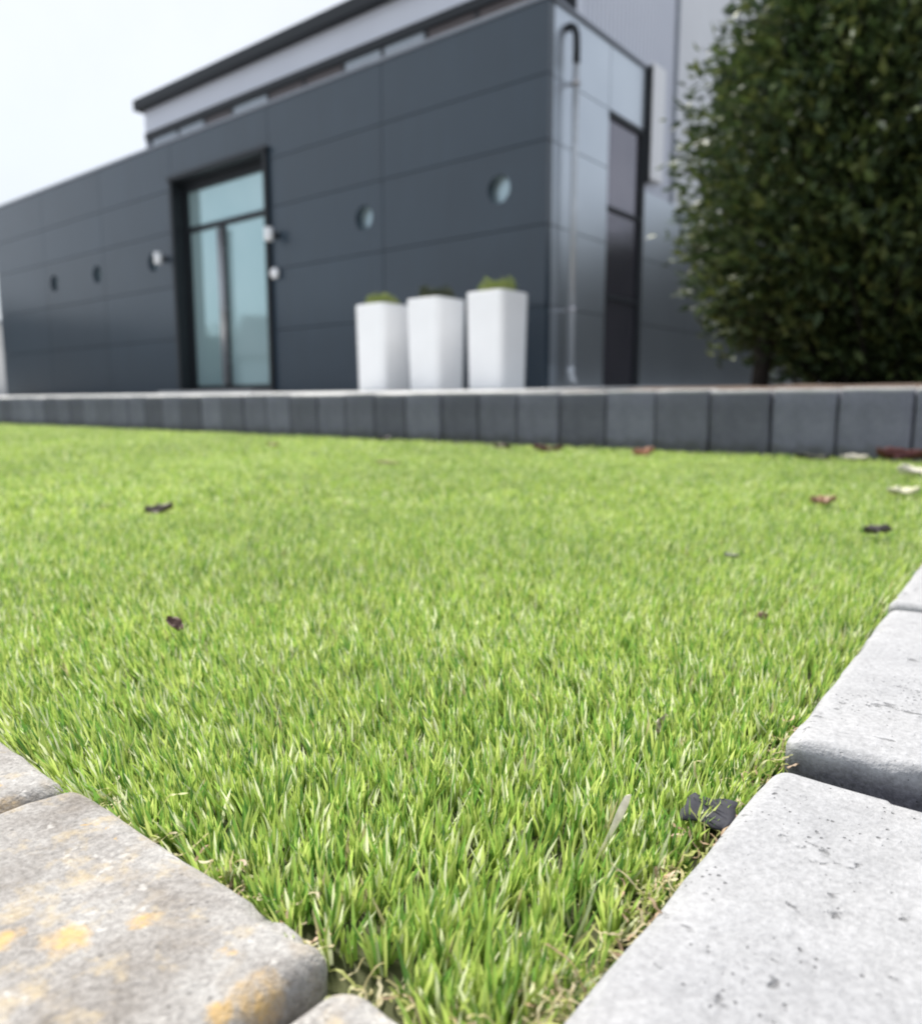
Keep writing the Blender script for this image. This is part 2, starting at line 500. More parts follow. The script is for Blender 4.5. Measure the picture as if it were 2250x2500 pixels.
# retaining wall: upright dark blocks
rw = empty('retaining_wall', (-3.0, WALL_Y + 0.05, 0.0))
tag(rw, 'low retaining wall of upright anthracite blocks behind the turf', 'wall')
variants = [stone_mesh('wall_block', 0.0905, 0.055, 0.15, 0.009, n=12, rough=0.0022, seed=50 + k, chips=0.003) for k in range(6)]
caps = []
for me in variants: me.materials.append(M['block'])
x = 0.20
k = 0
while x > -10.5:
    wdt = random.uniform(0.182, 0.194)
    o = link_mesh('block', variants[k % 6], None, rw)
    o.scale = ((wdt - 0.006) / 0.181, 1, 1)
    o.rotation_euler = (random.uniform(-.012, .012), random.uniform(-.008, .008), random.uniform(-.02, .02))
    o.location = Vector((x - wdt / 2, WALL_Y + 0.055 + random.uniform(-.004, .004), WALL_TOP - 0.15 + random.uniform(-.003, .002))) - rw.location
    x -= wdt
    k += 1
MB().box((-10.6, WALL_Y + 0.03, -0.055), (0.2, WALL_Y + 0.099, WALL_TOP - 0.02)).build('joint_backing', M['joint'], rw, loc=-rw.location)

# ================================================================== TURF
def tufts():
    P = []
    def zone(x0, x1, y0, y1, dens, keep):
        n = int((x1 - x0) * (y1 - y0) * dens)
        p = np.stack([rng.uniform(x0, x1, n), rng.uniform(y0, y1, n)], 1)
        inside = (p[:, 1] > EDGE_Y + 0.002) & (p[:, 0] < -0.0885 - 0.044 * np.maximum(0, p[:, 1] - 0.33) - 0.004) & (p[:, 1] < WALL_Y - 0.004)
        d = np.hypot(p[:, 0], p[:, 1])
        # heading to the left of +Y, in degrees: keep what the lens and a step to the side can see
        hd = np.degrees(np.arctan2(-p[:, 0], p[:, 1]))
        hole = np.hypot(p[:, 0] + 0.1400, p[:, 1] - 0.133) < 0.011
        return p[inside & keep(d) & (hd > -5) & (hd < 80) & ~hole]
    a = zone(-0.75, 0.0, 0.10, 0.75, 36000, lambda d: d < 0.55)
    b = zone(-1.4, 0.0, 0.10, 1.4, 25000, lambda d: (d >= 0.55) & (d < 1.15))
    c_ = zone(-2.6, 0.0, 0.10, 2.39, 8800, lambda d: (d >= 1.15) & (d < 2.3))
    d_ = zone(-8.5, 0.0, 0.10, 2.39, 3300, lambda d: d >= 2.3)
    return [(a, 8, 1.0, 3), (b, 8, 1.15, 2), (c_, 8, 1.7, 2), (d_, 8, 2.9, 1)]

def grass():
    V, F, LS, LT, TINT = [], [], [], [], []
    voff = 0; loff = 0
    for pts, per, wmul, fine in tufts():
        n = len(pts) * per
        base = np.repeat(pts, per, axis=0)
        spread = rng.normal(0, 1.0, (n, 2))
        base = base + spread * 0.0011 * wmul
        ta = np.repeat(rng.uniform(0, 2 * np.pi, len(pts)), per)
        tl = np.repeat(rng.normal(0.0, 0.13, (len(pts), 2)), per, axis=0)
        # patches of pile brushed one way
        px, py = base[:, 0], base[:, 1]
        sweep = np.stack([0.16 * np.sin(px * 5.1 + py * 3.3) + 0.10 * np.sin(px * 17 - py * 11), 0.14 * np.cos(px * 4.3 - py * 6.1) + 0.10 * np.sin(px * 13 + py * 19)], 1)
        lean = tl + sweep + 0.15 * spread + rng.normal(0, 0.13, (n, 2))
        # blades at the rim hang outwards a little
        rim = np.clip(1 - (py - EDGE_Y) / 0.015, 0, 1)
        lean[:, 1] -= 0.45 * rim
        rimx = np.clip(1 - (-0.0885 - 0.044 * np.maximum(0, py - 0.33) - px) / 0.015, 0, 1)
        lean[:, 0] += 0.30 * rimx
        L = np.repeat(rng.uniform(0.0150, 0.0205, len(pts)), per) * rng.uniform(0.78, 1.1, n) * (1 + 0.10 * np.sin(px * 9 + 1) * np.cos(py * 8))
        L *= np.where(rng.random(n) < 0.25, 0.7, 1.0)
        L *= 1 - 0.45 * rimx
        w = rng.uniform(0.00048, 0.00080, n) * wmul
        az = rng.uniform(0, np.pi, n)
        wd = np.stack([np.cos(az), np.sin(az), np.zeros(n)], 1)
        curve = rng.normal(0, 0.11, (n, 2)) + 0.35 * lean
        segs = {3: [0.0, 0.4, 0.75, 1.0], 2: [0.0, 0.55, 1.0], 1: [0.0, 1.0]}[fine]
        rows = []
        for s in segs:
            off = lean * (s * 0.8) + curve * (s * s * 0.6)
            nrm = np.sqrt(1 + (off ** 2).sum(1) / np.maximum(s * s, 1e-6) * (s > 0))
            p = np.zeros((n, 3))
            p[:, :2] = base + off * (L / nrm)[:, None]
            p[:, 2] = 0.005 + s * L / nrm
            ww = w * {3: [1.0, 1.0, 0.78, 0.12], 2: [1.0, 0.9, 0.15], 1: [1.0, 0.35]}[fine][segs.index(s)]
            rows.append(p - wd * ww[:, None]); rows.append(p + wd * ww[:, None])
        nv = len(rows)
        verts = np.stack(rows, 1)                     # n, nv, 3
        quads = [(2 * i, 2 * i + 1, 2 * i + 3, 2 * i + 2) for i in range(len(segs) - 1)]
        idx = np.array(quads)[None] + (voff + np.arange(n) * nv)[:, None, None]
        V.append(verts.reshape(-1, 3)); F.append(idx.reshape(-1))
        nf = n * len(quads)
        LS.append(loff + np.arange(nf) * 4); LT.append(np.full(nf, 4))
        voff += n * nv; loff += nf * 4
        # fibre colours: mixed yarns, olive, lime and mid green, a few straw
        pal = np.array([[0.455, 0.585, 0.135], [0.350, 0.520, 0.115], [0.575, 0.670, 0.200], [0.175, 0.345, 0.065], [0.790, 0.825, 0.540], [0.092, 0.210, 0.048]])
        ci = rng.choice(6, n, p=[0.25, 0.19, 0.22, 0.13, 0.14, 0.07])
        cc = pal[ci] * rng.uniform(0.82, 1.2, (n, 1))
        straw = rng.random(n) < 0.012
        cc[straw] = np.array([0.50, 0.44, 0.25]) * rng.uniform(0.8, 1.1, (straw.sum(), 1))
        tint = np.ones((n, 4)); tint[:, :3] = cc
        TINT.append(np.repeat(tint, len(quads), axis=0))
    me = tinted_mesh('grass', np.concatenate(V), np.concatenate(F), np.concatenate(LS), np.concatenate(LT), np.concatenate(TINT))
    o = link_mesh('grass', me, M['grass'])
    tag(o, 'short bright green artificial turf filling the bed between stones and wall', 'turf', kind='stuff')
grass()

# curled straw-coloured thatch fibres at the rim of the turf
def thatch():
    V, F, LS, LT, T = [], [], [], [], []
    vo = lo = 0
    spots = []
    for _ in range(260):
        yy = EDGE_Y + 0.01 + abs(random.gauss(0, 0.12)); spots.append((edge_x(yy) - abs(random.gauss(0.003, 0.006)), yy))
    for _ in range(120):
        xx = random.uniform(-0.30, -0.09); spots.append((xx, EDGE_Y + abs(random.gauss(0.003, 0.004))))
    for _ in range(40):
        spots.append((random.gauss(-0.094, 0.006), random.gauss(0.150, 0.014)))
    for _ in range(45):
        spots.append((random.gauss(-0.098, 0.006), random.gauss(0.335, 0.018)))
    for (sx, sy) in spots:
        if sy < EDGE_Y or sx > edge_x(sy) + 0.003: continue
        n = 12
        p = Vector((sx, sy, random.uniform(0.007, 0.015)))
        a = random.uniform(0, 6.28); step = random.uniform(0.0008, 0.0014)
        turn = random.uniform(-0.8, 0.8); zz = random.uniform(-0.1, 0.4)
        w = random.uniform(0.0003, 0.0006)
        rows = []
        for i in range(n):
            d = Vector((math.cos(a), math.sin(a), 0))
            s = Vector((-d.y, d.x, random.uniform(-.6, .6))).normalized() * w
            rows += [p - s, p + s]
            a += turn + random.uniform(-.4, .4)
            if random.random() < 0.2: turn = -turn
            zz = 0.8 * zz + random.uniform(-.5, .55)
            p = p + (d + Vector((0, 0, zz))) * step
            p.z = max(0.006, min(0.0225, p.z))
        V += rows
        for i in range(n - 1):
            F += [vo + 2 * i, vo + 2 * i + 1, vo + 2 * i + 3, vo + 2 * i + 2]; LS.append(lo); LT.append(4); lo += 4
            c = random.uniform(0.75, 1.1)
        base = random.choice([(0.46, 0.41, 0.20), (0.52, 0.45, 0.27), (0.38, 0.40, 0.13), (0.46, 0.32, 0.20)])
        T += [(base[0] * c, base[1] * c, base[2] * c, 1)] * (n - 1)
        vo += 2 * n
    me = tinted_mesh('thatch', np.array([tuple(v) for v in V]), np.array(F), np.array(LS), np.array(LT), np.array(T))
    tag(link_mesh('thatch', me, M['thatch']), 'curled straw-coloured fibres at the foot of the turf along the stones', 'thatch', kind='stuff')
thatch()

# ================================================================== BUILDING
bd = empty('office_building', (-11.0, FRONT_Y, 0.3))
tag(bd, 'long flat-roofed building clad in dark anthracite metal panels', 'building')
OFF = tuple(-c for c in bd.location)
def bbox(name, a, b, mat, parent=None, bevel=0.0):
    return MB().box(a, b).build(name, mat, bd if parent is None else parent, loc=OFF if parent is None else (0, 0, 0), bevel=bevel)

PAR_Z = 4.152
ZS = [0.30, 1.183, 2.001, 2.826, 3.456, PAR_Z]
XS = [-18.2, -15.93, -13.66, -11.41, -9.0, -6.84, X_CORNER]
GAP = 0.005
PORT_Z = 2.435
PORTS = [-15.6, -13.92, -12.05, -7.17, -5.115]
PORT_R = 0.148

def pane_with_hole(x0, x1, z0, z1, holes, yf, yb):
    """cladding sheet with round openings and their reveals"""
    mb = MB()
    cuts = sorted(holes)
    edges = [x0] + [(a[0] + b[0]) / 2 for a, b in zip(cuts, cuts[1:])] + [x1]
    for (hx, hz, hr), a, b in zip(cuts, edges, edges[1:]):
        n = 40
        ang = [2 * math.pi * i / n for i in range(n)]
        for cx, cz in ((a, z0), (b, z0), (b, z1), (a, z1)):
            ang.append(math.atan2(cz - hz, cx - hx) % (2 * math.pi))
        ang = sorted(set(ang))
        outer, inner, back = [], [], []
        for t_ in ang:
            dx, dz = math.cos(t_), math.sin(t_)
            s = min([((b if dx > 0 else a) - hx) / dx if abs(dx) > 1e-9 else 1e9, ((z1 if dz > 0 else z0) - hz) / dz if abs(dz) > 1e-9 else 1e9])
            outer.append((hx + dx * s, yf, hz + dz * s)); inner.append((hx + dx * hr, yf, hz + dz * hr)); back.append((hx + dx * hr, yb, hz + dz * hr))
        m = len(ang)
        mb.add(outer + inner + back, [(i, (i + 1) % m, m + (i + 1) % m, m + i) for i in range(m)] + [(m + i, m + (i + 1) % m, 2 * m + (i + 1) % m, 2 * m + i) for i in range(m)])
    # rim returning to the wall
    mb.add([(x0, yf, z0), (x1, yf, z0), (x1, yf, z1), (x0, yf, z1), (x0, yb, z0), (x1, yb, z0), (x1, yb, z1), (x0, yb, z1)],
           [(0, 4, 5, 1), (1, 5, 6, 2), (2, 6, 7, 3), (3, 7, 4, 0)])
    return mb

YF, YB = FRONT_Y, FRONT_Y + 0.10
for i in range(len(XS) - 1):
    for j in range(len(ZS) - 1):
        x0, x1, z0, z1 = XS[i] + GAP, XS[i + 1] - GAP, ZS[j] + GAP, ZS[j + 1] - GAP
        if i == len(XS) - 2: x1 = X_CORNER
        if i == 3:                                   # door bay: only the sheet above the door
            if j != 4: continue
            z0 = 3.565
        hs = [(px, PORT_Z, PORT_R) for px in PORTS if x0 < px < x1 and z0 < PORT_Z < z1]
        if hs:
            pane_with_hole(x0, x1, z0, z1, hs, YF, YB).build('panel', M['panel'], bd, loc=OFF)
        else:
            bbox('panel', (x0, YF, z0), (x1, YB, z1), M['panel'])
# round windows set back in the sheets
for px in PORTS:
    mb = MB()
    n = 36
    ring = [(px + PORT_R * 1.02 * math.cos(2 * math.pi * k / n), YF + 0.096, PORT_Z + PORT_R * 1.02 * math.sin(2 * math.pi * k / n)) for k in range(n)]
    mb.add(ring, [tuple(range(n))])
    w_ = mb.build('round_window', M['glass_port'], bd, loc=OFF)
    mb = MB()
    prof = [(PORT_R * 0.998, YF + 0.095), (PORT_R * 0.998, YF - 0.002), (PORT_R * 1.03, YF - 0.002), (PORT_R * 1.03, YF + 0.004)]
    vsx = []
    for (rr, yy) in prof:
        vsx += [(px + rr * math.cos(2 * math.pi * k / n), yy, PORT_Z + rr * math.sin(2 * math.pi * k / n)) for k in range(n)]
    fs = [(q * n + k, q * n + (k + 1) % n, (q + 1) * n + (k + 1) % n, (q + 1) * n + k) for q in range(3) for k in range(n)]
    mb.add(vsx, fs).build('window_ring', M['panel'], w_)

# core of the building behind the sheets
SIDE_END = 9.16
SX_ = X_CORNER
bbox('wall', (X_END + 0.02, YB + 0.001, 0.0), (-11.42, 11.5, PAR_Z - 0.012), M['core'])
bbox('wall', (-8.99, YB + 0.001, 0.0), (X_CORNER - 0.061, 9.158, PAR_Z - 0.0125), M['core'])
bbox('wall', (-8.99, 9.159, 0.0), (SX_ - 0.162, 11.5, ZS[3] - 0.02), M['core'])
bbox('wall', (-11.4195, YB + 0.001, 3.575), (-8.9905, 11.5, PAR_Z - 0.013), M['core'])
bbox('wall', (-11.4195, YB + 0.5, 0.0), (-8.9905, 11.5, 3.574), M['core'])
# parapet cap
bbox('parapet_cap', (X_END - 0.02, FRONT_Y - 0.022, PAR_Z - 0.005), (X_CORNER + 0.03, FRONT_Y + 0.32, PAR_Z + 0.035), M['grey_trim'], bevel=0.006)
bbox('parapet_cap', (X_CORNER - 0.30, FRONT_Y + 0.322, PAR_Z - 0.004), (X_CORNER + 0.028, SIDE_END, PAR_Z + 0.034), M['grey_trim'], bevel=0.006)
# plinth
bbox('plinth', (X_END + 0.03, FRONT_Y + 0.03, 0.2), (-11.43, FRONT_Y + 0.095, 0.306), M['trim'])
bbox('plinth', (-8.98, FRONT_Y + 0.03, 0.2), (X_CORNER - 0.03, FRONT_Y + 0.095, 0.306), M['trim'])

# side face sheets
SX = X_CORNER
YS = [FRONT_Y + 0.102, 8.28, SIDE_END]
for j in range(len(ZS) - 1):
    z0, z1 = ZS[j] + GAP, ZS[j + 1] - GAP
    bbox('side_panel', (SX - 0.06, YS[0], z0), (SX, YS[1] - GAP, z1), M['side'])
    if j == 4:
        bbox('side_panel', (SX - 0.06, YS[1] + GAP, z0), (SX, YS[2], z1), M['side'])
# tall window strip in the side face
WZ = [0.34, 1.408, 2.40, 3.405]
for k in range(3):
    f_ = bbox('side_window', (SX - 0.05, 8.31, WZ[k] + 0.02), (SX - 0.020, 9.07, WZ[k + 1] - 0.02), M['glass_side'])
bbox('window_bar', (SX - 0.052, 8.29, WZ[1] - 0.02), (SX + 0.012, 9.085, WZ[1] + 0.02), M['trim'])
bbox('window_bar', (SX - 0.052, 8.29, WZ[2] - 0.02), (SX + 0.012, 9.085, WZ[2] + 0.02), M['trim'])
bbox('window_bar', (SX - 0.053, 8.285, WZ[3] - 0.022), (SX + 0.013, 9.087, WZ[3] + 0.035), M['trim'])
bbox('window_post', (SX - 0.054, 9.088, 0.30), (SX + 0.02, SIDE_END + 0.02, 3.44), M['trim'])
# wall that carries on beyond the block, slightly set back
for k in range(5):
    for j in range(3):
        y0 = SIDE_END + 0.03 + k * 1.6
        bbox('side_panel', (SX - 0.16, y0 + GAP, ZS[j] + GAP), (SX - 0.09, y0 + 1.6 - GAP, ZS[j + 1] - GAP), M['side'])
bbox('wall', (SX - 6.0, 11.51, 0.0), (SX - 0.162, 17.2, ZS[3] - 0.02), M['core'])
bbox('rear_wall', (-9.0, 10.69, 2.6), (SX - 0.70, 18.6, 7.2), M['rear'])

# upper storey
UY, UX = 8.0, -4.80
ULX = -13.80
bbox('upper_wall', (ULX + 0.10, UY + 0.10, PAR_Z - 0.2), (UX - 0.06, 10.60, 5.40), M['core'])
bbox('upper_wall', (-6.6, 9.285, 5.401), (UX - 0.061, 10.60, 6.2), M['core'])
bbox('fascia', (ULX, UY, 5.02), (UX, UY + 0.099, 5.40), M['light_clad'])
bbox('roof_edge', (ULX - 0.14, UY - 0.14, 5.402), (UX + 0.06, 9.28, 5.585), M['trim'], bevel=0.01)
bbox('fascia_trim', (ULX + 0.001, UY - 0.02, 4.895), (UX + 0.001, UY + 0.098, 5.018), M['trim'])
bbox('corner_post', (ULX + 0.002, UY + 0.0, PAR_Z - 0.1), (ULX + 0.12, UY + 0.097, 4.893), M['grey_trim'])
# clerestory panes
xs = [-13.62, -12.75, -11.95, -11.18, -10.25, -9.4, -8.56, -7.80, -7.02, -6.2, -5.4]
kinds = [1, 1, 0, 1, 0, 0, 1, 1, 0, 0]
for (a, b), kd in zip(zip(xs, xs[1:]), kinds):
    bbox('clerestory_pane', (a + 0.03, UY + 0.012, PAR_Z - 0.1), (b - 0.03, UY + 0.04, 4.892), M['blind_light'] if kd else M['blind_brown'])
    bbox('mullion', (b - 0.029, UY + 0.004, PAR_Z - 0.1), (b + 0.029, UY + 0.09, 4.893), M['trim'])
# ribbed side of the upper storey: each rib is a folded strip
yy = UY + 0.10
nr = 0
while yy < 10.50:
    mb = MB()
    zt = 5.40 if yy < 9.19 else 6.2
    mb.add([(UX - 0.058, yy, 2.75), (UX - 0.03, yy + 0.012, 2.75), (UX, yy + 0.026, 2.75), (UX, yy + 0.075, 2.75), (UX - 0.03, yy + 0.089, 2.75), (UX - 0.058, yy + 0.10, 2.75)] +
           [(UX - 0.058, yy, zt), (UX - 0.03, yy + 0.012, zt), (UX, yy + 0.026, zt), (UX, yy + 0.075, zt), (UX - 0.03, yy + 0.089, zt), (UX - 0.058, yy + 0.10, zt)],
           [(i, i + 1, i + 7, i + 6) for i in range(5)])
    mb.build('rib', M['light_clad'], bd, loc=OFF)
    yy += 0.10
bbox('corner_post', (UX - 0.10, 10.60, 2.7), (UX + 0.02, 10.685, 6.2), M['grey_trim'])

# door: dark surround, recess, glazed double leaf
dr = empty('glass_door', (0, 0, 0)); dr.parent = bd; dr.location = OFF
DX0, DX1, DZ0, DZ1 = -11.41, -9.0, 0.345, 3.56
GY = FRONT_Y + 0.20
def dbox(name, a, b, mat, bevel=0.0):
    return MB().box(a, b).build(name, mat, dr, bevel=bevel)
dbox('surround', (DX0, FRONT_Y - 0.05, 0.2), (DX0 + 0.07, FRONT_Y + 0.45, DZ1), M['trim'])
dbox('surround', (DX1 - 0.07, FRONT_Y - 0.05, 0.2), (DX1, FRONT_Y + 0.45, DZ1), M['trim'])
dbox('surround', (DX0 - 0.02, FRONT_Y - 0.07, DZ1 + 0.001), (DX1 + 0.02, FRONT_Y + 0.45, DZ1 + 0.062), M['trim'])
dbox('surround', (DX0 + 0.071, FRONT_Y + 0.30, DZ0), (DX1 - 0.071, FRONT_Y + 0.34, DZ1), M['trim'])
FX0, FX1, CX = -11.26, -9.36, -10.39
TZ = 2.86
dbox('door_frame', (DX0 + 0.071, GY - 0.03, DZ0), (FX0, GY + 0.05, DZ1 - 0.001), M['trim'])
dbox('door_frame', (FX1, GY - 0.03, DZ0), (DX1 - 0.071, GY + 0.05, DZ1 - 0.001), M['trim'])
dbox('door_frame', (FX0 + 0.001, GY - 0.03, 3.42), (FX1 - 0.001, GY + 0.05, DZ1 - 0.002), M['trim'])
dbox('door_frame', (FX0 + 0.001, GY - 0.03, TZ - 0.045), (FX1 - 0.001, GY + 0.05, TZ + 0.035), M['trim'])
dbox('transom_pane', (FX0, GY, TZ + 0.035), (FX1, GY + 0.012, 3.42), M['glass'])
for (a, b, h) in ((FX0, CX - 0.035, -1), (CX + 0.035, FX1, 1)):
    dbox('door_pane', (a + 0.02, GY, DZ0 + 0.09), (b - 0.02, GY + 0.012, TZ - 0.045), M['glass'])
    dbox('door_rail', (a + 0.001, GY - 0.015, DZ0 + 0.001), (b - 0.001, GY + 0.03, DZ0 + 0.10), M['trim'])
    dbox('door_stile', ((b - 0.045) if h < 0 else a, GY - 0.015, DZ0 + 0.101), (b if h < 0 else a + 0.045, GY + 0.03, TZ - 0.046), M['trim'])
dbox('meeting_post', (CX - 0.034, GY - 0.012, DZ0), (CX + 0.034, GY + 0.03, TZ - 0.047), M['trim'])
for hx in (CX - 0.018, CX + 0.062):
    MB().tube([(hx, GY - 0.085, DZ0 + 0.12), (hx, GY - 0.085, TZ - 0.10)], 0.021, 14).build('pull_handle', M['steel'], dr, smooth=True)
    for hz in (0.8, 1.6, 2.45):
        MB().tube([(hx, GY - 0.085, hz), (hx, GY - 0.005, hz)], 0.010, 8).build('handle_bracket', M['steel'], dr, smooth=True)
dbox('door_sill', (DX0 + 0.0, FRONT_Y - 0.42, 0.20), (DX1, FRONT_Y - 0.051, 0.352), M['cap'], bevel=0.01)

# downpipe beside the corner
dp = empty('downpipe', (SX + 0.10, 7.43, 0.33))
tag(dp, 'grey metal downpipe with kicked-out shoe on the building side', 'downpipe')
PX, PY = SX + 0.105, 7.36
LO = tuple(-c for c in dp.location)
MB().tube([(SX - 0.02, PY, 3.98), (SX + 0.03, PY, 4.0), (SX + 0.075, PY, 3.97), (SX + 0.10, PY, 3.90), (PX, PY, 3.80), (PX, PY, 3.62)], 0.038, 16).build('elbow', M['trim'], dp, loc=LO, smooth=True)
MB().tube([(PX, PY, 3.65), (PX, PY, 0.52)], 0.035, 18).build('pipe', M['pipe'], dp, loc=LO, smooth=True)
MB().tube([(PX, PY, 0.56), (PX, PY, 0.48), (PX + 0.02, PY, 0.42), (PX + 0.065, PY - 0.01, 0.375)], 0.039, 16).build('shoe', M['pipe'], dp, loc=LO, smooth=True)
for z in (3.44, 1.16):
    MB().tube([(PX, PY, z - 0.028), (PX, PY, z + 0.028)], 0.042, 18).build('pipe_clip', M['steel'], dp, loc=LO, smooth=True)
    MB().box((SX + 0.001, PY - 0.012, z - 0.012), (PX - 0.03, PY + 0.012, z + 0.012)).build('clip_arm', M['steel'], dp, loc=LO)

# white sign box projecting from the side wall
sg = empty('sign_box', (SX, 9.3, 2.95))
tag(sg, 'tall narrow white box with dark edge projecting high on the side wall', 'sign box')
LO = tuple(-c for c in sg.location)
MB().box((SX - 0.12, 9.185, 2.86), (SX + 0.055, 9.235, 4.20)).build('frame', M['trim'], sg, loc=LO)
MB().box((SX - 0.115, 9.236, 2.90), (SX + 0.075, 9.56, 4.24)).build('housing', M['white_plastic'], sg, loc=LO, bevel=0.012)

# lamps and fittings beside the door
def wall_lamp(x, z, label):
    o = empty('wall_lamp', (x, FRONT_Y - 0.0, z))
    tag(o, label, 'lamp', 'tube spotlights flanking the glass door')
    MB().tube([(0, 0.0, 0), (0, -0.025, 0)], 0.05, 20).build('back_plate', M['trim'], o)
    MB().tube([(0, -0.02, 0), (0, -0.16, 0)], 0.022, 12).build('arm', M['trim'], o, smooth=True)
    MB().tube([(0, -0.145, -0.085), (0, -0.145, -0.08), (0, -0.145, 0.08), (0, -0.145, 0.085)], [0.05, 0.058, 0.058, 0.05], 20).build('lamp_body', M['white_plastic'], o, smooth=True)
wall_lamp(-11.66, 2.44, 'short white tube spotlight on the panels left of the glass door')
wall_lamp(-8.86, 2.44, 'short white tube spotlight on the panels right of the glass door')
it = empty('door_sensor', (-8.88, FRONT_Y, 1.94))
tag(it, 'small round white sensor on the wall below the right door lamp', 'sensor')
MB().tube([(0, 0, 0), (0, -0.03, 0)], 0.06, 20).build('base_plate', M['trim'], it)
MB().tube([(0, -0.028, 0), (0, -0.06, 0), (0, -0.085, 0), (0, -0.098, 0)], [0.072, 0.074, 0.055, 0.02], 20).build('dome', M['white_plastic'], it, smooth=True)

# pale garden wall beyond the far end of the building
gw = empty('garden_wall', (-19.6, 7.6, 0.0))
tag(gw, 'pale rendered wall end beyond the far left end of the building', 'wall')
MB().box((-1.2, -0.12, -0.05), (1.2, 0.12, 1.95)).build('wall_panel', M['render_wall'], gw, bevel=0.01)
MB().box((-1.25, -0.16, 1.951), (1.25, 0.16, 2.02)).build('coping', M['grey_trim'], gw, bevel=0.008)

# ================================================================== PLANTERS
def leaf_cloud(n, centre_fn, size, pal, droop=0.0):
    """many small folded leaves; centre_fn(i) -> (position, outward direction)"""
    V = np.zeros((n * 6, 3)); T = np.ones((n * 4, 4))
    F = []; LS = []; LT = []
    lo = 0
    for i in range(n):
        p, d = centre_fn(i)
        d = (d + Vector((random.gauss(0, .55), random.gauss(0, .55), random.gauss(0, .45) - droop))).normalized()
        s = d.cross(Vector((random.gauss(0, 1), random.gauss(0, 1), random.gauss(0, 1)))).normalized()
        up = s.cross(d)
        L = size * random.uniform(0.6, 1.2); W = L * random.uniform(0.17, 0.25); fold = W * random.uniform(0.2, 0.6); bend = L * random.uniform(-.06, .16)
        a = p; m1 = p + d * L * 0.4; tip = p + d * L - up * bend
        q = [a, m1 + s * W + up * fold, m1, m1 - s * W + up * fold, tip, p + d * L * 0.72 - up * bend * 0.4]
        V[i * 6:i * 6 + 6] = q
        b = i * 6
        for f in ((0, 1, 2), (0, 2, 3), (1, 4, 5, 2), (2, 5, 4, 3)):
            F += [b + k for k in f]; LS.append(lo); LT.append(len(f)); lo += len(f)
        c = random.choice(pal); k = random.uniform(0.75, 1.25)
        T[i * 4:i * 4 + 4, :3] = [c[0] * k, c[1] * k, c[2] * k]
    return V, np.array(F), np.array(LS), np.array(LT), T

def planter(x, y, z, h, label, pal, spread):
    o = empty('planter', (x, y, z))
    tag(o, label, 'planter', 'white square planters in front of the facade')
    wt, wb = 0.219, 0.205
    n = 9
    def ring(hw, zz, r=0.06):
        pts = []
        for (cx, cy, a0) in ((1, 1, 0), (-1, 1, 90), (-1, -1, 180), (1, -1, 270)):
            for k in range(n):
                a = R(a0 + 90 * k / (n - 1))
                pts.append((cx * (hw - r) + r * math.cos(a), cy * (hw - r) + r * math.sin(a), zz))
        return pts
    mb = MB()
    rings = [ring(wb - 0.01, 0), ring(wb, 0.012), ring(wt, h - 0.008), ring(wt - 0.006, h, 0.055), ring(wt - 0.026, h, 0.03), ring(wt - 0.032, h - 0.05, 0.028)]
    m = len(rings[0])
    vv = [p for r_ in rings for p in r_]
    fs = [(q * m + k, q * m + (k + 1) % m, (q + 1) * m + (k + 1) % m, (q + 1) * m + k) for q in range(len(rings) - 1) for k in range(m)]
    fs.append(tuple(range(m))[::-1])
    mb.add(vv, fs).build('pot', M['white'], o, smooth=False)
    mb = MB().add(ring(wt - 0.030, h - 0.045, 0.01), [tuple(range(m))])
    mb.build('soil', M['soil'], o)
    def cf(i):
        a = random.uniform(0, 6.28); rr = (wt - 0.05) * math.sqrt(random.random())
        top = h - 0.03 + spread * (1 - 0.75 * (rr / wt) ** 4) * random.uniform(0.3, 1.0) * (0.75 + 0.5 * noise.noise((x * 9 + rr * math.cos(a) * 9, rr * math.sin(a) * 9, 2)))
        return Vector((rr * math.cos(a), rr * math.sin(a), top)), Vector((math.cos(a) * .5, math.sin(a) * .5, 0.8))
    me = tinted_mesh('low_plants', *leaf_cloud(900, cf, 0.038, pal))
    link_mesh('low_plants', me, M['leaf'], o)
TZ_ = lambda y: 0.195 + (y - WALL_Y - 0.1) / (FRONT_Y + 0.3 - WALL_Y - 0.1) * 0.14
green = [(0.30, 0.36, 0.10), (0.38, 0.43, 0.15), (0.22, 0.29, 0.08)]
dull = [(0.07, 0.09, 0.045), (0.10, 0.11, 0.06), (0.05, 0.07, 0.035)]
py = 6.05
planter(-4.43, py, TZ_(py) - 0.005, 0.90, 'white tapered planter with bright green plants, nearest the building corner', green, 0.17)
planter(-5.19, py, TZ_(py) - 0.005, 0.90, 'white tapered planter with dull dark plants, middle of the three', dull, 0.16)
planter(-5.93, py, TZ_(py) - 0.005, 0.90, 'white tapered planter with pale green plants, nearest the glass door', green, 0.15)

